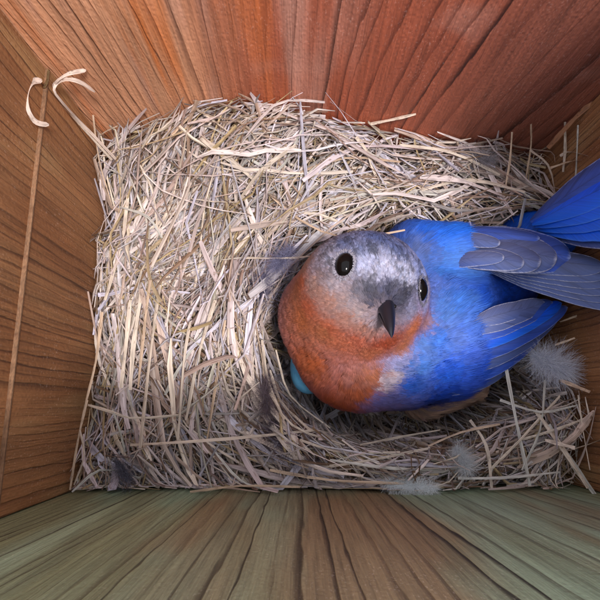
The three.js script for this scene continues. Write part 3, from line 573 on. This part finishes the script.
    hero(pts, w, { col: [c[0] * k, c[1] * k, c[2] * k * R(0.95, 1.1)], taper: R(0, 0.6), roll: R(-0.5, 0.5), twist: gauss() * 0.5, fold: rnd() < 0.5 ? 1 : 0.2, th: w * 0.12, v0: rnd(), vlen: R(0.3, 0.9), end: R(0.15, 0.9) });
  }
  console.log('blades', heroes);
}

// ---------------------------------------------------------------- the egg
{
  const pos = at(317, 362, 0.156), pts = [];
  for (let i = 0; i <= 28; i++) { const a = i / 28 * Math.PI, y = -Math.cos(a); pts.push(new THREE.Vector2(Math.max(0, Math.sin(a) * 0.0082 * (1 - 0.13 * y)), y * 0.0105)); }
  const tex = dataTex(128, 128, (i, j, c) => { const s = fbm(i * 0.12, j * 0.12, 611), f = vn(i * 0.8, j * 0.8, 613); c[0] = 0.44 + 0.05 * s; c[1] = 0.76 + 0.05 * s + 0.02 * f; c[2] = 0.97 + 0.03 * f; }, true);
  const e = add('egg', new THREE.LatheGeometry(pts, 40), new THREE.MeshStandardMaterial({ map: tex, roughness: 0.45 }), scene);
  e.position.copy(pos); e.rotation.set(1.3, 0.2, 0.5); e.userData = { label: 'pale blue egg showing beside the rusty breast in the nest cup', category: 'egg' };
}
// ---------------------------------------------------------------- loose down feathers in the nest lining
function down(px, py, h, rad, n, c0, c1, label, o = {}) {
  const pos = at(px, py, h), t = thing('down_feather', label, 'feather', pos, 'down feathers in the nest'); delete t.userData.group;
  const ax = V(Math.cos(o.ang ?? 0), 0.12, Math.sin(o.ang ?? 0)).normalize(), S = new Soup();
  for (let i = 0; i < n * 2.2; i++) {
    const s = R(-1, 1), b = ax.clone().multiplyScalar(s * rad * (o.long ?? 0.6)).add(V(gauss() * rad * 0.12, 0, gauss() * rad * 0.12));
    const dir = V(gauss(), Math.abs(gauss()) * (o.flat ?? 0.6), gauss()).addScaledVector(ax, 0.35).normalize(), l = rad * R(0.35, 1.3) * (1 - 0.35 * Math.abs(s));
    const sd = dir.clone().cross(V(gauss(), gauss(), gauss())).normalize(), w = R(0.000018, 0.00004), k = R(0.75, 1.15), u = rnd();
    const cc = [0, 1, 2].map(q => mix(c0[q], c1[q], u) * k), p = b.clone(); let prev = null;
    for (let m = 0; m <= 5; m++) {
      const ww = w * (1 - 0.12 * m), a = S.vert(p.clone().addScaledVector(sd, -ww), cc), d = S.vert(p.clone().addScaledVector(sd, ww), cc);
      if (prev) S.ix.push(prev[0], prev[1], d, prev[0], d, a); prev = [a, d];
      p.addScaledVector(dir, l / 5); dir.add(V(gauss(), gauss() * 0.5 - 0.1, gauss()).multiplyScalar(0.42)).normalize();
    }
  }
  const barbs = add('barbs', S.geo(), new THREE.MeshStandardMaterial({ vertexColors: true, roughness: 0.9, side: THREE.DoubleSide, transparent: true, opacity: 0.7 }), t); barbs.userData.kind = 'stuff';
  const S2 = new Soup(), q = []; for (let i = 0; i < 6; i++) q.push(ax.clone().multiplyScalar(rad * (o.long ?? 0.6) * (i / 5 * 2.2 - 1)).add(V(0, -0.0002 * i * (5 - i), 0)));
  blade(S2, q, 0.0003, { col: c1, taper: 0.6 }); add('shaft', S2.geo(), strawMat, t);
}
rnd = rng32(707);
down(549, 364, 0.1395, 0.0078, 1500, C8(186, 194, 220), C8(242, 245, 252), 'fluffy blue-grey down feather at the end of the lower wing', { ang: 0.5, flat: 0.4 });
down(284, 258, 0.1350, 0.0065, 700, C8(96, 98, 130), C8(150, 150, 184), 'small grey-blue down feather behind the bird\'s cheek', { ang: 2.2 });
down(262, 288, 0.1365, 0.0070, 600, C8(84, 80, 104), C8(134, 130, 160), 'grey down feather lying along the cup rim above the egg', { ang: 1.8 });
down(286, 438, 0.1375, 0.0095, 900, C8(66, 58, 70), C8(110, 100, 116), 'dark purplish down feather on the cup rim below the egg', { ang: 0.7, flat: 0.3 });
down(266, 395, 0.1375, 0.0075, 500, C8(78, 66, 74), C8(124, 110, 120), 'dark brownish down feather beside the egg', { ang: 1.5, flat: 0.3 });
down(461, 458, 0.1388, 0.0050, 700, C8(190, 196, 202), C8(236, 240, 244), 'pale down feather among the stalks below the bird\'s belly', { ang: 1.2, flat: 0.4 });
down(410, 486, 0.1378, 0.0042, 900, C8(222, 232, 238), C8(248, 250, 252), 'flattened white feather against the green-grey board', { ang: 0.08, flat: 0.15, long: 1.5 });
down(480, 158, 0.1375, 0.0055, 500, C8(110, 108, 116), C8(168, 164, 172), 'grey down feather in the stalks below the red board', { ang: 0.3, flat: 0.3 });
down(122, 470, 0.1365, 0.0050, 500, C8(70, 70, 84), C8(108, 108, 124), 'dark grey feather in the nest corner by the brown board', { ang: 0.8, flat: 0.15 });

// ---------------------------------------------------------------- dry curls stuck on the brown board
function curl(list, w, label, o = {}) {
  const pts = new THREE.CatmullRomCurve3(list.map(([x, y, h]) => at(x, y, h))).getPoints(22), S = new Soup(); blade(S, pts, w, { col: C8(232, 214, 200), up: o.up ?? V(0.5, 0.82, 0.25), th: 0.00003, twist: o.twist ?? 0.4, roll: o.roll ?? 0, taper: o.taper ?? 0.3, end: 0.4, vlen: 0.6 });
  const g = S.geo(pts[11]); const m = add('grass_curl', g, strawMat, scene); m.position.copy(pts[11]); m.userData = { label, category: 'dry grass' };
}
curl([[42, 80, .1050], [31, 82, .1030], [26, 94, .1020], [29, 112, .1025], [36, 122, .1045], [49, 125, .1065]], 0.0013, 'pale curled strip of dry grass clinging to the brown board');
curl([[95, 92, .1130], [80, 82, .1080], [68, 79, .1070], [57, 83, .1085], [54, 90, .1090], [62, 102, .1130], [78, 120, .1220], [95, 137, .1290], [124, 168, .1400]], 0.0009, 'pale strip hooked over at the corner of the brown and red boards', { twist: 0.2 });
curl([[86, 70, .1080], [68, 74, .1065], [56, 82, .1080], [53, 88, .1100]], 0.0009, 'short pale split strip at the top of the hooked strip', { twist: 0.4 });
{
  const S = new Soup(), pts = [[48, 70, .1030], [47, 80, .1060], [44, 87, .1075]].map(a => at(...a)); blade(S, pts, 0.0014, { col: C8(170, 142, 100), up: V(1, 0.3, 0), th: 0.0004 });
  const m = add('wood_splinter', S.geo(pts[1]), strawMat, scene); m.position.copy(pts[1]); m.userData = { label: 'tan splinter stuck at the end of the pale ledge', category: 'splinter' };
}
renderer.render(scene, camera);
